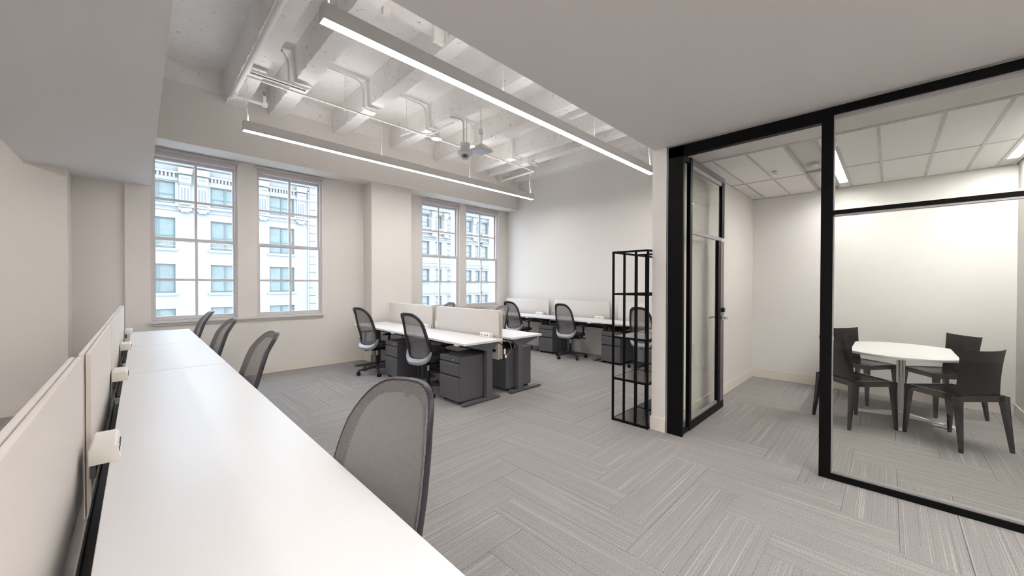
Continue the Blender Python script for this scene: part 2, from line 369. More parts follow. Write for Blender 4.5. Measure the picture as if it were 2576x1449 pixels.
# cove where the bays meet the soffit
b = MB()
for xa, xb in ((1.12, 1.42), (1.62, 2.37), (2.55, 3.40), (3.59, 4.39), (4.58, 5.38), (5.56, 5.84), (6.02, 6.68), (.12, .89)):
    rows = [[(x, 6.72-.16*(1-math.sin(t)), ZS+.005-.22*(1-math.cos(t))) for x in (xa-.01, xb+.01)] for t in [PI/2*k/6 for k in range(7)]]
    b.grid(rows)
b.build('cove', CONC, slab, smooth=True)
# boxed header between joists in the concrete ceiling near the low ceiling edge
b = MB(); b.box(1.60, 2.39, 3.44, 3.56, 4.16, 4.38); b.box(2.22, 2.345, 3.40, 3.439, 4.02, 4.34); b.box(1.655, 1.73, 3.40, 3.439, 4.02, 4.34)
b.build('timber_header', CONC, slab)
# short ribs seen by the low ceiling edge
for xa, za, ya in ((4.84, 4.08, 3.62), (6.36, 4.06, 3.66)): MB().box(xa, xa+.07, 2.2, ya, za, ZS+.01).build('rib', CONC, slab)
# meeting room ceiling
mc = struct('ceiling', CEIL, 'white gypsum border of the meeting room ceiling', 'ceiling', [(GX, 4.44, -1.0, 1.545, 2.80, 2.9), (4.44, 6.95, -1.0, 1.545, 2.835, 2.9)])
ys = [1.545, 1.38, 1.06, .74, .50, .375, .08, -.30, -.625, -.85, -.97, -1.0]
light_cells = {3, 9}
xs = [4.48, 5.77, 6.945]
for i in range(len(ys)-1):
    for k in range(2):
        if ys[i]-ys[i+1] < .05: continue
        if i in light_cells: continue
        bx('ceiling_tile', TILE, mc, xs[k]+.009, xs[k+1]-.009, ys[i+1]+.009, ys[i]-.009, 2.808, 2.83)
for y in ys[1:-1]: bx('grid_bar', GRID, mc, 4.44, 6.945, y-.011, y+.011, 2.803, 2.83)
for x in (4.462, 5.77, 6.937): bx('grid_bar', GRID, mc, x-.009, x+.009, -1.0, 1.545, 2.802, 2.83)
bx('slot_trim', GRID, mc, 4.40, 4.415, -1.0, 1.545, 2.795, 2.80)
def strip(x0, x1, y0, y1, z, label, em, name='recessed_strip_light', rim=.012, group=None, lim=0):
    t = empty(name, ((x0+x1)/2, (y0+y1)/2, z)); tag(t, label, 'light', group)
    hx, hy = (x1-x0)/2, (y1-y0)/2
    b = MB()
    b.box(-hx, hx, -hy, -hy+rim, -.004, .01); b.box(-hx, hx, hy-rim, hy, -.004, .01); b.box(-hx, -hx+rim, -hy+rim, hy-rim, -.004, .01); b.box(hx-rim, hx, -hy+rim, hy-rim, -.004, .01)
    b.build('frame', WHITEF, t); bx('diffuser', em, t, -hx+rim, hx-rim, -hy+rim, hy-rim, .000, .006); return t
strip(4.88, 6.60, .385, .49, 2.808, 'recessed linear light in meeting room ceiling, beside the black post', E_ROOM)
strip(4.88, 6.60, -.96, -.86, 2.808, 'recessed linear light in meeting room ceiling, at the right wall', E_ROOM)
for y in (.4375, -.91): bx('ceiling_tile', TILE, mc, 6.61, 6.93, y-.05, y+.05, 2.812, 2.83); bx('ceiling_tile', TILE, mc, 4.49, 4.87, y-.05, y+.05, 2.812, 2.83)
# unseen strips added as fill light in the low ceiling behind the viewer
for i, (y, lab) in enumerate(((-1.3, 'nearer'), (-3.0, 'farther'))):
    strip(-3.2, 3.0, y-.06, y+.06, ZC-.004, 'added unseen fill strip in the low ceiling, the %s one behind the viewer' % lab, E_FILL, name='recessed_strip_light', group=None)
# small ceiling devices in the meeting room
t = MB().cyl((0, 0, 0), (0, 0, -.008), .058, n=24).cyl((0, 0, -.008), (0, 0, -.02), .045, .04, n=24).build('sprinkler_cover', WHITEF, None, True); t.location = (5.42, .63, 2.806); tag(t, 'small round cover plate in a meeting room ceiling tile', 'cover plate')
t = MB().cyl((0, 0, 0), (0, 0, -.03), .05, .045, n=24).build('smoke_detector', mat('detector_white', (.9, .9, .88), .4), None, True); t.location = (4.70, .40, 2.806); tag(t, 'white round smoke detector beside the black post on the meeting room ceiling', 'detector')
t = empty('fire_sprinkler', (5.38, .98, 2.806)); tag(t, 'pendant fire sprinkler with four small prongs in meeting room ceiling', 'sprinkler')
MB().cyl((0, 0, 0), (0, 0, -.01), .03, n=16).build('escutcheon', WHITEF, t, True)
b = MB().cyl((0, 0, -.01), (0, 0, -.04), .006, n=8)
for k in range(4): a = k*PI/2; b.tube([(0, 0, -.03), (.035*math.cos(a), .035*math.sin(a), -.04), (.045*math.cos(a), .045*math.sin(a), -.045)], .004, 6)
b.build('deflector', CHROME, t)

# ------------------------------------------------------------------ baseboards
def baseb(name, label, boxes):
    b = MB()
    for q in boxes: b.box(*q[:4], 0, .125); b.box(*q[:4], .125, .130)
    return tag(b.build(name, BASEB), label, 'baseboard', kind='structure')
T = .012
baseb('baseboard_back', 'cream baseboard along the window wall and column', [(-.13, 3.073, YW-T, YW), (3.073-T, 3.073, 6.80-T, YW), (3.073-T, 3.896+T, 6.80-T, 6.80), (3.896, 3.896+T, 6.8, YW), (3.896, XF, YW-T, YW)])
baseb('baseboard_left', 'cream baseboard along the far left wall', [(-4, -.59, 6.75-T, 6.75), (-.59, -.59+T, 6.75-T, 7.2)])
baseb('baseboard_front', 'cream baseboard wrapping the end of the dividing wall', [(GX-T, GX, 1.545, 1.685+T), (GX-T, XF, 1.685, 1.685+T)])
baseb('baseboard_right', 'cream baseboard around the meeting room', [(GX+.2, 6.95, 1.545-T, 1.545), (6.95-T, 6.95, -1.0, 1.545), (GX+.1, 6.95, -1.0, -1.0+T)])
struct('trim_2', WALLR, 'low white panel boxing in the foot of the end wall under the desks', 'panel', [(6.72, XF, 1.70, 7.14, 0, .60)])

# ------------------------------------------------------------------ windows
def window(name, x0, x1, label):
    w = empty(name, (0, 0, 0)); tag(w, label, 'window', kind='structure')
    y0 = YW+.03; fr = .022
    b = MB(); b.box(x0, x0+fr, y0, YW+.20, WS, WT); b.box(x1-fr, x1, y0, YW+.20, WS, WT); b.box(x0+fr, x1-fr, y0, YW+.20, WT-.06, WT); b.box(x0+fr, x1-fr, y0, YW+.20, WS, WS+.022)
    b.box(x0+fr, x0+fr+.012, y0+.012, y0+.025, WS+.022, WT-.06); b.box(x1-fr-.012, x1-fr, y0+.012, y0+.025, WS+.022, WT-.06)
    b.build('window_frame', WFRAME, w)
    zm = 2.085; mid = (x0+x1)/2
    for (za, zb, ya, zmun, nm) in ((WS+.022, zm+.025, YW+.06, 1.51, 'lower_sash'), (zm-.025, WT-.06, YW+.115, 2.655, 'upper_sash')):
        s_ = MB(); a, c = x0+fr, x1-fr; st = .030
        s_.box(a, a+st, ya, ya+.045, za, zb); s_.box(c-st, c, ya, ya+.045, za, zb); s_.box(a+st, c-st, ya, ya+.045, za, za+.04); s_.box(a+st, c-st, ya, ya+.045, zb-.04, zb)
        so = s_.build(nm, WFRAME, w)
        bx('mullion', WFRAME, so, mid-.016, mid+.016, ya+.005, ya+.04, za+.04, zb-.04)
        for p, q in ((a+st, mid-.016), (mid+.016, c-st)): bx('muntin', WFRAME, so, p, q, ya+.005, ya+.04, zmun-.015, zmun+.015)
        for p, q in ((a+st, mid-.016), (mid+.016, c-st)):
            for e_, g_ in ((za+.04, zmun-.015), (zmun+.015, zb-.04)): bx('pane', WGLASS, so, p, q, ya+.02, ya+.026, e_, g_)
    bx('shade_track', GRID, w, x0-.02, x1+.02, YW-.03, YW+.012, WT+.0, WT+.022)
    return w
window('window_1', .115, 1.095, 'leftmost tall sash window, two panes wide and four high')
window('window_2', 1.345, 2.33, 'tall sash window just left of the white column')
window('window_3', 4.35, 5.36, 'tall sash window just right of the white column')
window('window_4', 5.56, 6.60, 'tall sash window nearest the corner with the end wall')
struct('trim_3', mat('sill_paint', (.66, .63, .61), .4), 'painted sill board under the left window pair', 'sill', [(.11, 2.35, YW-.045, YW+.06, .90, .93), (.13, 2.34, YW-.02, YW, .865, .90)])
struct('trim_4', mat('sill_paint_b', (.66, .63, .61), .4), 'painted sill board under the right window pair', 'sill', [(4.32, 6.62, YW-.045, YW+.06, .90, .93), (4.33, 6.61, YW-.02, YW, .865, .90)])

# ------------------------------------------------------------------ glass partition and door
gp = empty('glass_partition', (GX, .3, 0)); tag(gp, 'black framed glass partition closing the meeting room', 'partition', kind='structure')
def gpb(name, m, *q): return MB().box(*q).build(name, m, gp)
def G(x0, x1, y0, y1, z0, z1): return (x0-0, x1-0, y0-.3, y1-.3, z0, z1)
F0, F1 = 0.0, .06
gpb('jamb', BLACKM, *G(F0, .035, 1.385, 1.533, 0, 2.775))
gpb('jamb_groove', GREYM, *G(-.003, 0, 1.528, 1.533, 0, 2.775))
gpb('header', BLACKM, *G(F0, F1, .372, 1.533, 2.675, 2.775))
gpb('header', BLACKM, *G(F0, F1, -1.0, .372, 2.715, 2.775))
gpb('glazing_bead', GREYM, *G(.015, .05, -1.0, .302, 2.69, 2.715))
gpb('post', BLACKM, *G(F0, F1, .302, .372, 0, 2.72))
gpb('glazing_bead', GREYM, *G(.01, .05, .296, .302, .055, 2.70))
gpb('rail', BLACKM, *G(F0, .055, -1.0, .302, 1.975, 2.005))
gpb('glazing_bead', GREYM, *G(.01, .05, -1.0, .302, 1.962, 1.975))
gpb('bottom_rail', BLACKM, *G(F0, F1, -1.0, .302, 0, .045))
gpb('glazing_bead', GREYM, *G(.012, .05, -1.0, .302, .045, .060))
gpb('pane', GLASS, *G(.026, .036, -1.0, .296, 2.005, 2.69)); gpb('pane', GLASS, *G(.026, .036, -1.0, .296, .06, 1.962))
door = empty('door_1', (3.835, 1.40, 0), 0); tag(door, 'open black framed glass door swung into the meeting room', 'door', kind='structure')
def db(name, m, *q, bev=0, par=None): return MB().box(*q, bev=bev).build(name, m, par or door)
TH = .018
dw = 1.075
db('hinge_stile', BLACKM, 0, .055, -TH, TH, .012, 2.70)
db('pivot', BLACKM, -.14, .0, -.012, TH, .012, .05); db('pivot', BLACKM, -.14, 0, -.012, TH, 2.64, 2.69)
db('top_rail', mat('door_edge_bronze', (.10, .085, .09), .3), .055, dw, -TH, TH, 2.64, 2.70)
db('bottom_rail', BLACKM, .055, dw, -TH, TH, .012, .095)
db('middle_rail', GREYM, .055, dw-.08, -TH+.004, TH-.004, 1.96, 2.0)
db('lock_stile', BLACKM, dw-.09, dw, -TH, TH, 2.0, 2.64)
db('lock_stile', BLACKM, dw-.21, dw-.12, -TH, TH, .095, 1.96)
ls = db('lock_stile', mat('door_bronze', (.13, .115, .12), .3, metal=.4), dw-.12, dw, -TH+.002, TH-.002, .095, 1.96)
db('glazing_bead', GREYM, .055, dw-.21, -.012, .012, .095, .125); db('glazing_bead', GREYM, .055, dw-.09, -.012, .012, 2.60, 2.64)
db('pane', GLASS, .055, dw-.20, -.004, .004, .125, 1.96); db('pane', GLASS, .055, dw-.09, -.004, .004, 2.0, 2.60)
hb = MB()
for s_ in (-1, 1):
    hb.cyl((dw-.08, s_*TH, 1.07), (dw-.08, s_*(TH+.012), 1.07), .03, n=20)
    hb.tube([(dw-.08, s_*TH, 1.07), (dw-.08, s_*(TH+.055), 1.07), (dw-.10, s_*(TH+.065), 1.07), (dw-.20, s_*(TH+.065), 1.07)], .010, 10)
h_ = hb.build('handle', LEVER, door, True)
lb = MB().cyl((dw-.08, -TH-.03, 1.16), (dw-.08, TH+.03, 1.16), .026, n=20).build('lock_cylinder', BPLAS, door, True)

# ------------------------------------------------------------------ outside: street and facades
gd = tag(MB().box(-60, 90, 8, 60, -14.2, -14).build('ground', ASPH), 'grey street far below the windows', 'ground', kind='structure')
YF = 38
def fac_window(par, x0, x1, z0, z1, pane, double, sill=True, fr=.09, rec=.28):
    b = MB(); y = YF+rec-.10
    b.box(x0, x1, y, YF+rec, z0, z0+fr); b.box(x0, x1, y, YF+rec, z1-fr, z1); b.box(x0, x0+fr, y, YF+rec, z0+fr, z1-fr); b.box(x1-fr, x1, y, YF+rec, z0+fr, z1-fr)
    zm = z0+(z1-z0)*.42; b.box(x0+fr, x1-fr, y+.02, YF+rec, zm-.03, zm+.03)
    if double: xm = (x0+x1)/2; b.box(xm-.07, xm+.07, y, YF+rec, z0+fr, z1-fr)
    w = b.build('window', FFRAME, par); bx('pane', pane, w, x0+fr, x1-fr, YF+rec-.03, YF+rec-.01, z0+fr, z1-fr)
    if sill: bx('sill', FAC_B, w, x0-.15, x1+.15, YF-.14, YF+.1, z0-.2, z0)
    return w
def wall_with_holes(x0, x1, z0, z1, holes, m, par, t=.3, name='wall'):
    b = MB(); xs_ = sorted({x0, x1, *[h[0] for h in holes], *[h[1] for h in holes]}); zs_ = sorted({z0, z1, *[h[2] for h in holes], *[h[3] for h in holes]})
    for i in range(len(xs_)-1):
        run = None
        for k in range(len(zs_)-1):
            cx_, cz_ = (xs_[i]+xs_[i+1])/2, (zs_[k]+zs_[k+1])/2
            solid = not any(h[0] < cx_ < h[1] and h[2] < cz_ < h[3] for h in holes)
            if solid: run = zs_[k] if run is None else run
            if (not solid or k == len(zs_)-2) and run is not None:
                b.box(xs_[i], xs_[i+1], YF, YF+t, run, zs_[k+1] if solid else zs_[k]); run = None
    b.box(x0, x1, YF+t, YF+8, z0, z1)
    return b.build(name, m, par)
def cornice(par, x0, x1, zb, name='cornice'):
    pf = [(0, 0), (-.25, .05), (-.25, .35), (-.45, .5), (-.95, .62), (-.95, .95), (-1.1, 1.05), (-1.25, 1.35), (0, 1.45)]
    b = MB(); b.prism([(YF+a, zb+c) for a, c in pf], 'x', x0, x1); return b.build(name, FAC_A, par)
A = empty('hotel_building', (3, YF, -14)); tag(A, 'white ornate stucco building across the street seen through left windows', 'building')
A_cols = [(-3.95, -2.05), (.05, 1.97), (4.06, 5.98), (8.07, 9.99)]
A_rows = [(-9.5, -7.25), (-6.1, -3.85), (-2.65, -.42), (.78, 2.95), (4.14, 6.42), (7.50, 9.12)]
holes = [(c[0], c[1], r[0], r[1]) for c in A_cols for r in A_rows]
off = Vector(A.location)
def put(o): o.location = o.location - off; return o
put(wall_with_holes(-8, 11.2, -14, 11.2, holes, FAC_A, A))
for c in A_cols:
    for r in A_rows: put(fac_window(A, c[0], c[1], r[0], r[1], FPANE, True, sill=r[0] < 7))
put(cornice(A, -8, 11.9, 10.35))
put(bx('parapet', FAC_A, A, -8, 11.8, YF-.4, YF+1, 11.8, 12.6))
for z, d in ((6.98, .10), (7.28, .16), (9.95, .12)): put(bx('string_course', FAC_B, A, -8, 11.2, YF-d, YF, z, z+.10))
for c in A_cols:                                              # dentilled lintels
    l = put(bx('lintel', FAC_B, A, c[0]-.25, c[1]+.25, YF-.16, YF, 9.2, 9.45))
    b = MB()
    for k in range(9): x = c[0]+.02+k*.22; b.box(x, x+.12, YF-.20, YF, 9.45, 9.74)
    b.box(c[0]-.3, c[1]+.3, YF-.28, YF, 9.74, 9.9); put(b.build('dentils', FAC_A, A))
for xc in (-1.55, -.45, 2.52, 3.55, 6.5, 7.55, 10.5):           # console brackets on fluted strips
    b = MB(); b.box(xc-.32, xc+.32, YF-.14, YF, 7.5, 9.0); b.box(xc-.42, xc+.42, YF-.5, YF, 9.75, 10.2)
    b.prism([(YF, 8.95), (YF-.22, 9.0), (YF-.36, 9.12), (YF-.45, 9.35), (YF-.42, 9.6), (YF-.30, 9.72), (YF, 9.75)], 'x', xc-.36, xc+.36)
    c_ = put(b.build('console', FAC_A, A))
    for k in (-.18, 0, .18): put(bx('flute', FSHADOW, A, xc+k-.045, xc+k+.045, YF-.155, YF-.13, 7.7, 8.75))  # dark strips colour in the shade of the fluting
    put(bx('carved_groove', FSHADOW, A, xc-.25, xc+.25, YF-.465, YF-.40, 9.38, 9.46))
    b = MB().box(xc-.4, xc+.4, YF-.3, YF, 7.02, 7.22).box(xc-.25, xc+.25, YF-.34, YF, 6.88, 7.02); put(b.build('rosette_block', FAC_B, A))
for k in range(34): put(bx('quoin', FAC_Q, A, 11.2, 12.6 if k % 2 else 12.4, YF-.12, YF+8, -14+k*.72, -14+k*.72+.69))
for k in (0,): put(bx('drainpipe', FAC_B, A, 11.08, 11.18, YF-.12, YF, -14, 10.3))
B = empty('office_building', (28, YF, -14)); tag(B, 'pale stone building with narrow windows seen through right windows', 'building')
off = Vector(B.location)
B_cols = [(17.6, 18.9), (20.2, 21.0), (22.8, 24.12), (24.98, 25.85), (26.65, 27.98), (29.05, 30.4), (31.0, 31.85), (32.05, 33.15)]
B_rows = [(-4.55, -3.0), (-1.35, .10), (1.85, 3.26), (4.95, 6.50), (8.1, 9.6)]
holes = [(c[0], c[1], r[0], r[1]) for c in B_cols for r in B_rows]
put(wall_with_holes(16.5, 33.6, -14, 11, holes, FAC_B, B))
for c in B_cols:
    for r in B_rows:
        put(fac_window(B, c[0], c[1], r[0], r[1], FPANE2, False, sill=True, rec=.35))
        if r[0] < 7: put(MB().box(c[0]-.22, c[1]+.22, YF-.06, YF, r[1], r[1]+.12).box(c[0]-.3, c[1]+.3, YF-.14, YF, r[1]+.28, r[1]+.38).build('window_hood', FAC_A, B))
put(cornice(B, 16.5, 33.6, 10.1)); put(bx('parapet', FAC_B, B, 16.5, 33.5, YF-.2, YF+1, 11.5, 12.8))
for z, d in ((7.0, .2), (7.45, .3), (9.75, .15), (3.95, .08)): put(bx('string_course', FAC_A, B, 16.5, 33.6, YF-d, YF, z, z+.16))
for xc in (19.6, 21.9, 24.55, 26.25, 28.5, 30.72, 33.4):
    b = MB(); b.box(xc-.25, xc+.25, YF-.15, YF, 7.6, 9.3); b.prism([(YF, 9.1), (YF-.3, 9.25), (YF-.45, 9.6), (YF-.3, 10.0), (YF, 10.1)], 'x', xc-.3, xc+.3); b.box(xc-.3, xc+.3, YF-.45, YF, 7.05, 7.4)
    put(b.build('console', FAC_A, B))
put(bx('corner_pier', FAC_A, B, 33.6, 36, YF-.1, YF+8, -14, 14))

# ------------------------------------------------------------------ pendant lights
def make_pendant():
    t = empty('linear_pendant'); tag(t, 'x', 'light')
    ln = 5.18; w = .045
    b = MB(); b.box(0, ln, -w, w, .012, .115); b.box(0, ln, -w, -w+.004, 0, .012); b.box(0, ln, w-.004, w, 0, .012); b.build('housing', WHITEF, t)
    bx('end_cap', WHITEF, t, -.004, 0, -w, w, 0, .115); bx('end_cap', WHITEF, t, ln, ln+.004, -w, w, 0, .115)
    bx('diffuser', E_DOWN, t, .002, ln-.002, -w+.004, w-.004, .002, .011)
    bx('added_uplight', E_ADDED_UP, t, .05, ln-.05, -w+.01, w-.01, .1151, .118)  # glow added on the hidden housing top to brighten the concrete ceiling
    for x in (.04, 1.75, 3.45, ln-.04): MB().cyl((x, 0, .115), (x, 0, .74), .0022, n=6).build('cable', WPIPE, t)
    for x, s_ in ((.05, -1), (ln-.05, 1)):
        MB().tube([(x, .01, .115), (x, .012, .20), (x-.015, .014, .27), (x-.03, .014, .36), (x-.02, .012, .46), (x+.005, .01, .54), (x-.03, .01, .60), (x, 0, .64)], .006, 8).build('power_cord', WPIPE, t, True)
    return t
pend = make_pendant()
place(pend, USED, (.90, 5.50, 3.30), 0, 'long white linear pendant light nearer the windows', None)
place(pend, USED, (.92, 2.825, 3.30), 0, 'long white linear pendant light nearer the low grey ceiling', None)

place(pend, USED, (-2.3, 1.3, 3.30), PI/2, 'added fill pendant in the open ceiling bay left of the bulkhead, out of view')  # extra unseen pendant, added to brighten the far-left wall
# ------------------------------------------------------------------ pipes and ceiling devices
sp_ = empty('sprinkler_pipe', (.9, 5.40, 3.90)); tag(sp_, 'white painted sprinkler pipe run crossing below the concrete joists', 'pipe')
def st(name, pts, r, m=WPIPE, n=10, par=sp_, o=(.9, 5.40, 3.90)): return MB().tube([(p[0]-o[0], p[1]-o[1], p[2]-o[2]) for p in pts], r, n).build(name, m, par, True)
st('pipe', [(.90, 1.70, 3.92), (.90, 4.0, 3.92), (.885, 6.12, 3.92)], .030)
st('pipe', [(.90, 5.36, 3.90), (3.4, 5.39, 3.90), (6.06, 5.42, 3.90)], .014)
st('branch_pipe', [(.885, 6.10, 3.92), (1.24, 6.09, 3.92)], .022)
st('branch_pipe', [(6.06, 5.42, 3.90), (6.10, 6.50, 3.90)], .022)
st('riser', [(1.24, 6.09, 3.90), (1.24, 6.09, 4.03)], .02); st('riser', [(6.10, 6.50, 3.89), (6.10, 6.50, 4.14)], .02)
for p in ((.885, 6.12, 3.92), (1.24, 6.09, 3.92), (6.10, 6.50, 3.90)):
    MB().cyl((p[0]-.9-.03, p[1]-5.4, p[2]-3.9), (p[0]-.9+.03, p[1]-5.4, p[2]-3.9), .034, n=14).cyl((p[0]-.9, p[1]-5.4, p[2]-3.93), (p[0]-.9, p[1]-5.4, p[2]-3.87), .032, n=14).build('elbow', WPIPE, sp_, True)
for x, y, z in ((1.24, 6.09, 4.03), (6.10, 6.50, 4.14)): MB().cyl((x-.9, y-5.4, z-3.9), (x-.9, y-5.4, z-3.85), .012, n=10).cyl((x-.9, y-5.4, z-3.85), (x-.9, y-5.4, z-3.845), .02, n=10).build('sprinkler_head', mat('brass', (.4, .33, .2), .35, metal=.8) if x < 2 else bpy.data.materials['brass'], sp_)
for x, y in ((.9, 5.9), (2.05, 5.37), (3.0, 5.38), (6.1, 6.15)): MB().cyl((x-.9, y-5.4, .01), (x-.9, y-5.4, .47), .004, n=6).cyl((x-.9-.012, y-5.4, 0.0), (x-.9+.012, y-5.4, 0), .03, n=12).build('hanger', WPIPE, sp_)
def conduit(x0, xb, label, left=True):
    t = empty('conduit', (x0, 5.32, 4.0)); tag(t, label, 'conduit', 'bent conduits looping over the joists')
    s_ = -1 if left else 1
    MB().tube([(0, 0, -.02), (0, 0, .16), (s_*.01, 0, .24), (s_*.05, 0, .31), (s_*.10, 0, .335), (s_*(xb-.1), 0, .345), (s_*xb, 0, .345)], .011, 8).build('tube', WPIPE, t, True)
    MB().box(-.02, .24, -.022, .022, -.034, -.020).build('strut', WPIPE, t); MB().box(-.01, .23, -.006, .006, -.0355, -.034).build('slot', SOCK, t)
    return t
labs = ['leftmost conduit looping down beside the pipe corner', 'second conduit from the left looping from joist to slab', 'third conduit from the left, in the bay before the dome device', 'conduit bending down just right of the dome device', 'conduit bending down right of the square device', 'rightmost short conduit before the end wall']
for x, xb, lb_ in ((1.34, .16, labs[0]), (2.29, .56, labs[1]), (3.32, .58, labs[2]), (4.31, .6, labs[3]), (5.30, .35, labs[4]), (5.77, .10, labs[5])): conduit(x, xb, lb_)
t = empty('strut_channel', (.95, 5.34, 3.945)); tag(t, 'metal strut channel carried beside the pipe at the left joist', 'bracket')
MB().box(0, .60, -.045, -.02, 0, .03).box(0, .60, .02, .045, 0, .03).build('rail', WPIPE, t); MB().box(.01, .59, -.02, .02, .01, .014).build('slot', SOCK, t)
t = empty('junction_disc', (3.50, 5.30, 3.86)); tag(t, 'round white cover disc under the pipe with a feeding cord', 'cover plate')
MB().cyl((0, 0, -.01), (0, 0, .005), .085, n=28).cyl((0, 0, .005), (0, 0, .1), .05, n=20).build('disc', WPIPE, t, True)
MB().tube([(-.02, -.5, .10), (-.03, -.25, .11), (-.06, -.12, .06), (-.16, .02, .03), (-.3, .25, .1), (-.33, .6, .12)], .014, 8).build('cord', WPIPE, t, True)
dc = empty('dome_camera', (3.60, 4.66, 3.40)); tag(dc, 'round grey-white dome camera hanging on twin conduits below the joists', 'camera')
MB().cyl((0, 0, .10), (0, 0, .235), .075, n=24).build('housing', DEVW, dc, True)
MB().cyl((0, 0, .075), (0, 0, .10), .12, .12, n=32).cyl((0, 0, .055), (0, 0, .075), .10, .12, n=32).build('trim_ring', DEVW, dc, True)
b = MB(); rows = [[(.072*math.cos(t)*math.cos(a), .072*math.cos(t)*math.sin(a), .055-.075*math.sin(t)) for a in [2*PI*k/20 for k in range(21)]] for t in [PI/2*k/6*.999 for k in range(7)]]; b.grid(rows); b.build('dome', DOME, dc, True)
MB().cyl((0, 0, .02), (0, 0, .055), .035, .045, n=16).build('lens', SOCK, dc, True)
MB().tube([(-.03, .0, .235), (-.03, 0, .50), (-.035, .0, .555), (-.06, .02, .595), (-.12, .05, .606), (-.22, .10, .608)], .014, 10).build('conduit', DEVW, dc, True)
MB().cyl((.03, 0, .235), (.03, 0, .63), .006, n=8).build('rod', DEVW, dc)
ap = empty('wifi_access_point', (3.58, 4.26, 3.40), R(8)); tag(ap, 'flat square white access point hanging on a rod below the joists', 'access point')
MB().box(-.12, .12, -.12, .12, .0, .022, bev=.01).build('face_plate', mat('ap_face', (.52, .55, .60), .4), ap, True)
MB().prism([(-.13, .01), (.13, .01), (.13, .022), (.09, .05), (-.09, .05), (-.13, .022)], 'y', -.125, .125).build('body', DEVW, ap)
MB().box(-.06, .06, -.06, .06, .05, .10, bev=.008).build('mount_box', DEVW, ap, True)
MB().cyl((0, 0, .10), (0, 0, .63), .006, n=8).build('rod', DEVW, ap)
MB().box(-.03, .03, -.025, .025, .26, .34, bev=.012).build('inline_box', DEVW, ap, True)
MB().tube([(.015, 0, .26), (.03, 0, .2), (.02, 0, .14), (.02, 0, .10)], .005, 8).build('cord', DEVW, ap)

# ------------------------------------------------------------------ desks
def make_desk(ln, z, name='desk', dp=.61, ly=None, tr=-.03):
    """front (user) edge at x=0, back at x=dp, y from 0 to ln"""
    t = empty(name); tag(t, 'x', 'desk')
    MB().box(0, dp, 0, ln, z-.026, z, bev=.0015, seg=1).build('tabletop', DESKW, t)
    for y in (ly or (.05, ln-.05)):
        cx_ = dp-.20; g = MB()
        g.box(cx_-.045, cx_+.045, y-.03, y+.03, .03, z-.10)
        g.prism([(.07, z-.028), (dp-.04, z-.028), (dp-.06, z-.055), (cx_+.05, z-.125), (cx_-.05, z-.125), (.07, z-.05)], 'y', y-.028, y+.028)
        lg = g.build('leg', CHARM, t)
        MB().prism([(.0, .012), (.0, .022), (.03, .034), (dp-.05, .034), (dp-.02, .022), (dp-.02, .012)], 'y', y-.037, y+.037).build('foot', CHARM, lg)
        MB().cyl((.03, y, 0), (.03, y, .012), .015, n=10).cyl((dp-.05, y, 0), (dp-.05, y, .012), .015, n=10).build('glide', BPLAS, lg)
    MB().box(dp-.23, dp-.17, .08, ln-.08, z-.075, z-.03).build('crossbar', CHARM, t)
    MB().prism([(dp-.15, z-.10), (dp-.15, z-.17), (dp+tr, z-.17), (dp+tr, z-.14), (dp+tr-.005, z-.14), (dp+tr-.005, z-.165), (dp-.145, z-.165), (dp-.145, z-.10)], 'y', .1, ln-.1).build('cable_tray', BPLAS, t)
    MB().box(-.005, .035, .14, .21, z-.045, z-.028, bev=.004).build('control_paddle', TAGW, t, True)
    return t
dA = make_desk(1.58, .75)
BXF, BXB = 2.70, 4.08
place(dA, USED, (BXF, 3.50, 0), 0, 'white sit-stand desk at the near left of the centre bench')
place(dA, USED, (BXF, 5.10, 0), 0, 'white sit-stand desk at the far left of the centre bench, by the column')
place(dA, USED, (BXB, 5.08, 0), PI, 'white sit-stand desk at the near right of the centre bench')
place(dA, USED, (BXB, 6.68, 0), PI, 'white sit-stand desk at the far right of the centre bench, behind the screens')
dB = make_desk(1.60, .75, dp=.60)
for y, l in ((5.52, 'white desk on the end wall, nearest the windows'), (3.90, 'white desk in the middle of the row on the end wall'), (2.28, 'white desk on the end wall, behind the black shelf unit')):
    place(dB, USED, (6.13, y, 0), 0, l, 'desks along the end wall')
ZL = .835; XL0, XL1 = -.075, .487
dC = make_desk(1.55, ZL, dp=XL1-XL0, tr=.045)  # tray widened so its black stands for shadow behind the desktop
place(dC, USED, (XL1, 5.204, 0), PI, 'white raised desk in the left row, second from the window wall', 'desks of the left row')
place(dC, USED, (XL1, 6.768, 0), PI, 'white raised desk in the left row, closest to the window wall', 'desks of the left row')
dD = make_desk(3.10, ZL, dp=XL1-XL0, tr=.045, ly=(.80, 3.04))  # same widened black tray as painted shadow in the screen gap
place(dD, USED, (XL1, 3.64, 0), PI, 'long white desktop in the left foreground of the photo', 'desks of the left row')

# ------------------------------------------------------------------ privacy screens
def make_screen(ln, z0, z1, th=.024, br=False):
    t = empty('privacy_screen'); tag(t, 'x', 'screen')
    MB().box(-th/2, th/2, 0, ln, z0, z1, bev=.005).build('panel', SCREENF, t, True)
    MB().box(-th/2+.002, th/2-.002, -.003, .004, z0+.006, z1-.006).build('edge_trim', SCREENE, t)
    if br:
        for y in (.2, ln-.2): MB().box(-.10, -th/2, y, y+.04, .70, .7235).build('bracket', CHARM, t)
    return t
GS = 'pairs of fabric screens between desks'
s1 = make_screen(1.45, .46, 1.105)
for y, a in ((3.62, 'near'), (5.20, 'far')):
    place(s1, USED, (3.357, y, 0), 0, 'pale fabric screen on the centre bench, %s one, facing the camera side' % a)
    place(s1, USED, (3.408, y, 0), 0, 'pale fabric screen on the centre bench, %s one, facing the end wall' % a)
s2 = make_screen(1.42, .70, 1.105, br=True)
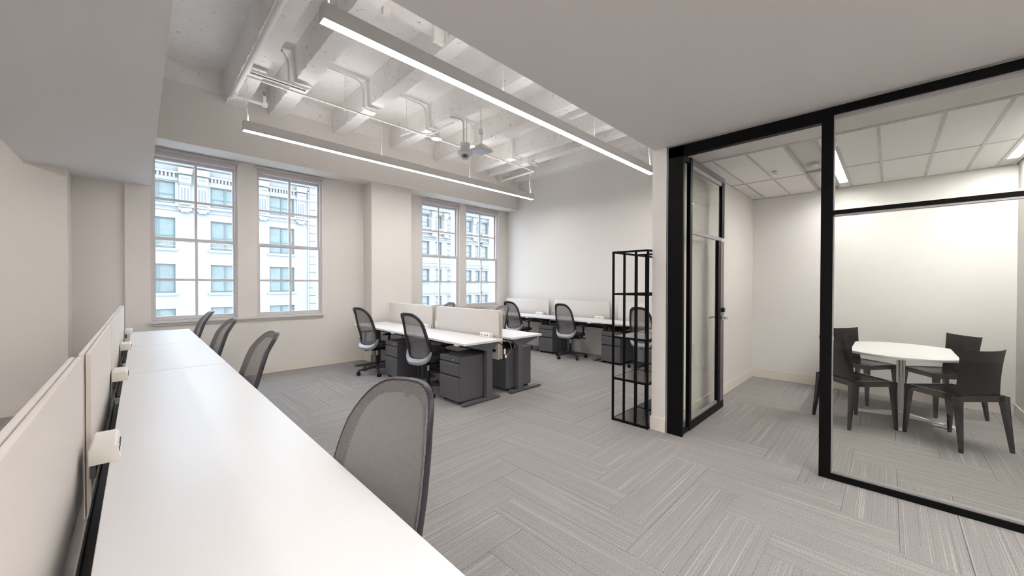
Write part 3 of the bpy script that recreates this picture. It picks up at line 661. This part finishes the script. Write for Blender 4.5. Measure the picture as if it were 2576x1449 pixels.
for y, a in ((5.62, 'nearest the window corner'), (4.02, 'in the middle, behind the middle chair'), (2.40, 'behind the black shelf unit')):
    place(s2, USED, (6.80, y, 0), 0, 'low pale fabric screen along the end wall, %s' % a)
s3 = make_screen(1.46, .55, 1.185, th=.0155)
for y, a in ((.62, 'nearest the camera'), (2.16, 'second from the camera'), (3.68, 'third from the camera'), (5.20, 'closest to the window wall')):
    dx = -.016 if y < 1 else 0
    place(s3, USED, (-.139+dx, y, 0), 0, 'pale fabric screen of the left desk row, %s, desk side' % a)
    place(s3, USED, (-.156+dx, y, 0), 0, 'pale fabric screen of the left desk row, %s, outer side' % a)

# ------------------------------------------------------------------ power boxes
def make_power():
    t = empty('power_box'); tag(t, 'x', 'power box')
    MB().prism([(-.035, 0), (.035, 0), (.040, .004), (.030, .052), (.024, .058), (-.028, .058), (-.035, .052)], 'y', 0, .20).build('body', BOXW, t)
    for y in (.045, .10, .125, .155): MB().prism([(y-.005, .018), (y+.005, .018), (y+.005, .034), (y, .038), (y-.005, .034)], 'x', .0345, .0378).build('socket', SOCK, t)
    MB().box(-.034, -.020, .02, .18, -.05, 0).build('clamp', CHARM, t)
    return t
pb = make_power()
for y, a in ((1.89, 'nearest the camera'), (3.42, 'second from the camera'), (4.97, 'third from the camera'), (6.52, 'closest to the window wall')):
    place(pb, USED, (-.088, y, ZL), 0, 'cream power outlet box on the left desk row, %s' % a)
pbs = [((3.30, 3.70, .75), PI, 'cream power outlet box at the near end of the centre bench'), ((3.30, 5.20, .75), PI, 'cream power outlet box between the two desks of the centre bench'),
       ((6.69, 5.70, .75), PI, 'cream power outlet box on the end wall desks, behind the left chair'), ((6.69, 4.08, .75), PI, 'cream power outlet box on the end wall desks, right of middle chair')]
for p, rz, l in pbs: place(pb, USED, (p[0], p[1]+.20, p[2]), rz, l)

# ------------------------------------------------------------------ pedestals
def make_ped():
    """front face at x=0 facing -x, y 0..w"""
    w, d, h = .39, .50, .575
    t = empty('pedestal_cabinet'); tag(t, 'x', 'cabinet')
    MB().box(.018, d, 0, w, .04, h-.012).build('body', CHARM, t); MB().box(0, d, 0, w, h-.014, h, bev=.003, seg=1).build('top', CHARM, t)
    MB().box(.004, .018, .004, w-.004, h-.058, h-.016).build('lock_strip', CHARM, t)
    MB().cyl((-.006, .10, h-.037), (.006, .10, h-.037), .009, n=12).build('lock', ALU, t)
    MB().box(.010, .019, .002, w-.002, h-.082, h-.058).build('pull_recess', CHARD, t)
    d1 = MB().box(0, .018, .004, w-.004, h-.222, h-.084, bev=.002, seg=1).build('drawer', CHARM, t)
    MB().box(-.004, .012, .004, w-.004, h-.090, h-.082).build('pull', PULLM, d1)
    MB().box(.010, .019, .002, w-.002, h-.250, h-.224).build('pull_recess', CHARD, t)
    d2 = MB().box(0, .018, .004, w-.004, .045, h-.252, bev=.002, seg=1).build('drawer', CHARM, t)
    MB().box(-.004, .012, .004, w-.004, h-.258, h-.250).build('pull', PULLM, d2)
    for x in (.06, d-.06):
        for y in (.04, w-.04): MB().cyl((x, y-.012, .021), (x, y+.012, .021), .021, n=14).box(x-.012, x+.012, y-.01, y+.01, .02, .045).build('caster', BPLAS, t)
    return t
pd = make_ped()
for (x, y), rz, l in (((2.69, 3.61), 0, 'charcoal drawer pedestal at the near end of the centre bench'), ((2.745, 5.20), 0, 'charcoal drawer pedestal between the two centre bench chairs'),
                      ((3.995, 4.02), PI, 'charcoal drawer pedestal turned to the end wall, behind the bench leg'),
                      ((3.995, 5.6), PI, 'charcoal drawer pedestal under the far right bench desk'),
                      ((6.09, 4.93), 0, 'charcoal drawer pedestal under the end wall desks, left of middle chair'), ((6.10, 3.39), 0, 'charcoal drawer pedestal under the end wall desks, beside the shelf unit')):
    place(pd, USED, (x, y, 0), rz, l)
t = empty('adapter', (3.0, 5.30, .575)); tag(t, 'small red adapter with black lead lying on a charcoal pedestal', 'adapter')
MB().box(-.03, .03, -.045, .045, 0, .025, bev=.006).build('case', REDP, t, True); MB().tube([(-.03, .02, .012), (-.06, .05, .02), (-.07, .09, .06), (-.05, .11, .10)], .004, 6).build('lead', BPLAS, t)
t = empty('power_cable', (3.40, 3.56, .70)); tag(t, 'black looping power cable with white tags at the bench end', 'cable')
MB().tube([(-.09, .05, .0), (-.05, .02, -.02), (.01, 0, -.08), (.03, -.01, -.15), (.0, 0, -.22), (-.01, .02, -.25)], .007, 8).build('lead', BPLAS, t, True)
MB().tube([(.07, .03, .01), (.10, 0, -.02), (.11, -.02, -.09), (.07, -.02, -.15), (.03, -.01, -.18), (.0, .0, -.215)], .008, 8).build('lead', CHARM, t, True)
MB().box(-.02, .01, -.014, -.010, -.16, -.09, bev=.001).box(-.005, .03, -.016, -.012, -.21, -.17, bev=.001).build('paper_tag', TAGW, t)

# ------------------------------------------------------------------ task chairs
def outline(th, r=1.0):
    c, s = math.cos(th), math.sin(th); e = 2/3.5
    y = abs(c)**e*(1 if c > 0 else -1); z = abs(s)**e*(1 if s > 0 else -1)
    hw = .196-.027*z
    return r*y*hw, .755+.325*z*r
def lift(y, z, off=0):
    t = (z-.44)/.64
    x = -.205+.028*math.exp(-((z-.60)/.11)**2)-.13*max(0, t)**1.9-.035*max(0, t-.82)*4
    return (x+.045*min(1.3, (y/.2)**2)+off, y, z)
def make_chair():
    t = empty('task_chair'); tag(t, 'x', 'chair')
    N = 44; b = MB(); bm = b.bm
    ths = [2*PI*k/N for k in range(N)]; prev = None
    ctr = bm.verts.new(lift(*outline(0, 0)))
    for r in (.2, .4, .6, .78, .9, 1.0, 1.03):
        ring = [bm.verts.new(lift(*outline(a, r), off=(0 if r < 1.01 else -.012))) for a in ths]
        for k in range(N):
            if prev is None: bm.faces.new((ctr, ring[k], ring[(k+1) % N]))
            else: bm.faces.new((prev[k], prev[(k+1) % N], ring[(k+1) % N], ring[k]))
        prev = ring
    b.build('mesh_back', MESHF, t, True)
    # frame behind the mesh: flat band
    rows = []
    for a in ths+[ths[0]]:
        inner = lift(*outline(a, .90), off=-.012); inb = lift(*outline(a, .91), off=-.030); ob = lift(*outline(a, 1.03), off=-.038); oc = lift(*outline(a, 1.05), off=-.022); of = lift(*outline(a, 1.04), off=-.006)
        rows.append([inner, inb, ob, oc, of, inner])
    b = MB(); b.grid(rows); bmesh.ops.remove_doubles(b.bm, verts=b.bm.verts, dist=.0004); b.build('back_frame', FRAMEP, t, True)
    # pale lower shell on the rear of the back
    rows = []
    for k in range(25):
        a = PI+.30+(PI-.60)*k/24; w = math.sin((k/24)*PI)**.7; ri = 1.05-.22*w
        rows.append([lift(*outline(a, 1.065), off=-.018), lift(*outline(a, 1.06), off=-.045-.01*w), lift(*outline(a, (1.06+ri)/2), off=-.052-.022*w), lift(*outline(a, ri), off=-.040), lift(*outline(a, ri), off=-.030)])
    b = MB(); b.grid(rows); b.build('back_shell', SHELLP, t, True)
    # seat
    b = MB(); rows = []
    for i in range(13):
        u = i/12; rr = []
        for k in range(28):
            a = 2*PI*k/28; e = 2/3.6; c, s = math.cos(a), math.sin(a); X = abs(c)**e*(1 if c > 0 else -1); Y = abs(s)**e*(1 if s > 0 else -1)
            prof = [(0.02, .435), (.80, .435), (.93, .44), (.985, .452), (1, .468), (.985, .483), (.94, .493), (.85, .498), (.7, .497), (.5, .493), (.3, .490), (.15, .489), (0.02, .489)][i]
            q, z = prof; X *= q; Y *= q
            rr.append((.035+.235*X, .245*Y, z-.018*max(0, X)**2*(1 if X > .7 else .3)))
        rows.append(rr+[rr[0]])
    b.grid(rows); bmesh.ops.remove_doubles(b.bm, verts=b.bm.verts, dist=.0003); b.build('seat', BFAB, t, True)
    MB().box(-.13, .12, -.10, .10, .385, .44, bev=.015).box(-.22, -.10, -.045, .045, .395, .43, bev=.01).tube([(-.18, 0, .408), (-.225, 0, .412), (-.238, 0, .432)], .024, 8).build('tilt_mechanism', BPLAS, t, True)
    MB().tube([(.02, -.10, .41), (.02, -.24, .41), (.02, -.29, .405)], .007, 8).cyl((.02, -.27, .405), (.02, -.32, .405), .013, n=10).build('lever', BPLAS, t, True)
    for s in (-1, 1):
        b = MB(); b.tube([(-.02, s*.10, .41), (-.02, s*.22, .41), (-.02, s*.275, .43), (-.015, s*.288, .50), (0, s*.288, .64)], [.018, .018, .020, .018, .018], 8)
        a_ = b.build('armrest', BPLAS, t, True); MB().box(-.11, .15, s*.288-.042, s*.288+.042, .645, .672, bev=.012).build('arm_pad', BPLAS, a_, True)
    g = MB().cyl((0, 0, .24), (0, 0, .39), .014, n=14).build('gas_lift', CHROME, t, True); MB().cyl((0, 0, .07), (0, 0, .29), .025, .022, n=14).build('column', BPLAS, t, True)
    b = MB(); b.cyl((0, 0, .075), (0, 0, .135), .042, .034, n=16)
    for k in range(5):
        a = 2*PI*k/5+.35; c, s = math.cos(a), math.sin(a)
        def P(r, w, z): return Vector((r*c-w*s, r*s+w*c, z))
        q = [P(.03, -.024, .085), P(.03, .024, .085), P(.03, .018, .128), P(.03, -.018, .128)]; e = [P(.31, -.013, .072), P(.31, .013, .072), P(.31, .010, .090), P(.31, -.010, .090)]
        V = [b.bm.verts.new(v) for v in q+e]
        for fidx in ((0, 1, 2, 3), (7, 6, 5, 4), (0, 4, 5, 1), (1, 5, 6, 2), (2, 6, 7, 3), (3, 7, 4, 0)): b.bm.faces.new([V[i] for i in fidx])
    b.build('base', FRAMEP, t)
    for k in range(5):
        a = 2*PI*k/5+.35; c, s = math.cos(a), math.sin(a); ps = a+1.1+k; dx, dy = math.cos(ps), math.sin(ps); px, py = .305*c, .305*s
        MB().cyl((px-dx*.024, py-dy*.024, .029), (px-dx*.006, py-dy*.006, .029), .029, n=18).cyl((px+dx*.006, py+dy*.006, .029), (px+dx*.024, py+dy*.024, .029), .029, n=18).cyl((px, py, .04), (px, py, .075), .010, n=8).build('caster', BPLAS, t, True)
    return t
ch = make_chair()
def chair(x, y, deg, label): return place(ch, USED, (x, y, 0), R(deg), label)
chair(.368, 1.145, 202, 'grey mesh task chair nearest the camera, at the long left desktop')
chair(.35, 3.27, 184, 'grey mesh task chair of the left row, second from the camera')
chair(.325, 4.78, 184, 'grey mesh task chair of the left row, third from the camera')
chair(.31, 6.33, 182, 'grey mesh task chair of the left row, in front of the leftmost window')
chair(2.77, 5.92, 14, 'mesh task chair at the far left desk of the centre bench')
chair(2.76, 4.37, 12, 'mesh task chair at the near left desk of the centre bench')
chair(4.06, 6.18, 180, 'mesh task chair mostly hidden behind the far bench screens')
chair(4.06, 4.66, 178, 'mesh task chair behind the near end of the bench screens')
chair(6.03, 5.86, 8, 'mesh task chair at the end wall desks, nearest the windows')
chair(6.08, 4.47, 6, 'mesh task chair at the middle of the end wall desks')
chair(6.10, 2.90, 4, 'mesh task chair at the end wall, seen through the shelf unit')

# ------------------------------------------------------------------ shelf units
def make_shelf():
    t = empty('shelf_unit'); tag(t, 'x', 'shelf'); ln, dp, h, r = .50, .385, 1.805, .0095
    def bar(n, *q): return MB().box(*q).build(n, BLACKM, t)
    for x in (0, ln):
        for y in (0, dp/3, 2*dp/3, dp): bar('upright', x-r, x+r, y-r, y+r, 0, h)
        for z in (.012, .45, .89, 1.35, h-r): bar('crossbar', x-r, x+r, 0, dp, z-r, z+r)
    for y in (0, dp):
        for z in (.012, .45, .89, 1.35, h-r): bar('side_rail', 0, ln, y-r, y+r, z-r, z+r)
    for z in (.022, .459, .899): MB().box(r, ln-r, r, dp-r, z-.002, z+.003).build('shelf_board', mat('shelf_board_metal', (.10, .09, .085), .22, metal=.3) if 'shelf_board_metal' not in bpy.data.materials else bpy.data.materials['shelf_board_metal'], t)
    return t
shf = make_shelf()
place(shf, USED, (3.61, 1.705, 0), 0, 'open black metal rod shelf unit at the end of the white wall, nearer one')
place(shf, USED, (4.135, 1.705, 0), 0, 'open black metal rod shelf unit directly behind the nearer one')

# ------------------------------------------------------------------ meeting room furniture
tb = empty('meeting_table', (5.80, -.09, 0)); tag(tb, 'white oblong meeting table with bowed ends on a metal pedestal', 'table')
pts = []
def arc(sx, n=12):
    out = []
    for k in range(n+1):
        y = -.385+.77*k/n; out.append((sx*(.45+.20*(1-(y/.385)**2))+.06, y))
    return out
pts = arc(1)+arc(-1)[::-1]
zt = .755
b = MB(); b.prism(pts, 'z', zt-.012, zt); b.prism([(x*.97, y*.97) for x, y in pts], 'z', zt-.028, zt-.012); b.build('tabletop', TABW, tb)
MB().cyl((0, 0, zt-.05), (0, 0, zt-.028), .09, .12, n=24).build('mount_plate', BLACKM, tb, True)
MB().cyl((0, 0, .08), (0, 0, zt-.05), .034, n=20).cyl((0, 0, .06), (0, 0, .10), .05, .036, n=20).build('column', ALU, tb, True)
for k in range(4):
    a = PI/2*k; c, s = math.cos(a), math.sin(a); b = MB()
    q = [Vector((.03*c-w*s, .03*s+w*c, z)) for w, z in ((-.03, .05), (.03, .05), (.026, .095), (-.026, .095))]; e = [Vector((.40*c-w*s, .40*s+w*c, z)) for w, z in ((-.024, .02), (.024, .02), (.02, .035), (-.02, .035))]
    V = [b.bm.verts.new(v) for v in q+e]
    for fi in ((0, 1, 2, 3), (7, 6, 5, 4), (0, 4, 5, 1), (1, 5, 6, 2), (2, 6, 7, 3), (3, 7, 4, 0)): b.bm.faces.new([V[i] for i in fi])
    lg = b.build('foot', ALU, tb); MB().cyl((.385*c, .385*s, 0), (.385*c, .385*s, .022), .026, .022, n=14).build('glide', TABW, lg, True)
def make_mchair():
    t = empty('moulded_chair'); tag(t, 'x', 'chair')
    rows = []
    for i in range(13):
        u = i/12; x = .235-.435*u; hw = .215+.012*math.sin(u*PI)
        rows.append([(x, hw*v, .452-.022*(1-(abs(v))**2.5)*math.sin(min(1, u*1.2+.08)*PI*.5)-(.012*(1-u*6) if u < 1/6 else 0)) for v in [-1+2*k/12 for k in range(13)]])
    MB().grid(rows, .010).build('seat', GBLK, t, True)
    # skirt under the seat
    b = MB(); b.box(.205, .222, -.19, .19, .40, .450).box(-.19, .205, -.216, -.202, .40, .4515).box(-.19, .205, .202, .216, .40, .4515).box(-.205, -.19, -.19, .19, .40, .45); b.build('apron', GBLK, t)
    rows = []
    for i in range(17):
        u = i/16; z = .425+.395*u; hw = .205-.002*u-.012*math.sin(u*PI)
        row = []
        for k in range(15):
            v = -1+2*k/14; x = -.180-.030*u-.01*u*u-.035*(1-v*v)*(.35+.65*u)+.01
            row.append((x, hw*v, z+.012*abs(v)**3*u))
        rows.append(row)
    MB().grid(rows, .009).build('backrest', GBLK, t, True)
    for sx, sy in ((1, 1), (1, -1), (-1, 1), (-1, -1)):
        b = MB(); top = (.205 if sx > 0 else -.195, sy*.200); bot = (.225 if sx > 0 else -.245, sy*.222); rr = []
        for z, w in ((.445, .026), (.36, .021), (.2, .016), (0, .0105)):
            q = (.445-z)/.445; x = top[0]+(bot[0]-top[0])*q; y = top[1]+(bot[1]-top[1])*q
            rr.append([(x+a*w, y+c*w, z) for a, c in ((1, 1), (-1, 1), (-1, -1), (1, -1), (1, 1))])
        b.grid(rr); b.build('leg', GBLK, t)
    return t
mch = make_mchair()
for (x, y), dg, l in (((5.37, .26), -45, 'glossy black moulded chair at the table, partly behind the black post'), ((5.37, -.43), 45, 'glossy black moulded chair at the table, nearest the camera on the right'),
                      ((6.50, .24), -125, 'glossy black moulded chair at the far left of the meeting table'), ((6.48, -.42), 125, 'glossy black moulded chair at the far right of the meeting table')):
    o = place(mch, USED, (x, y, 0), R(dg), l); o.scale = (1, 1, 1.075)
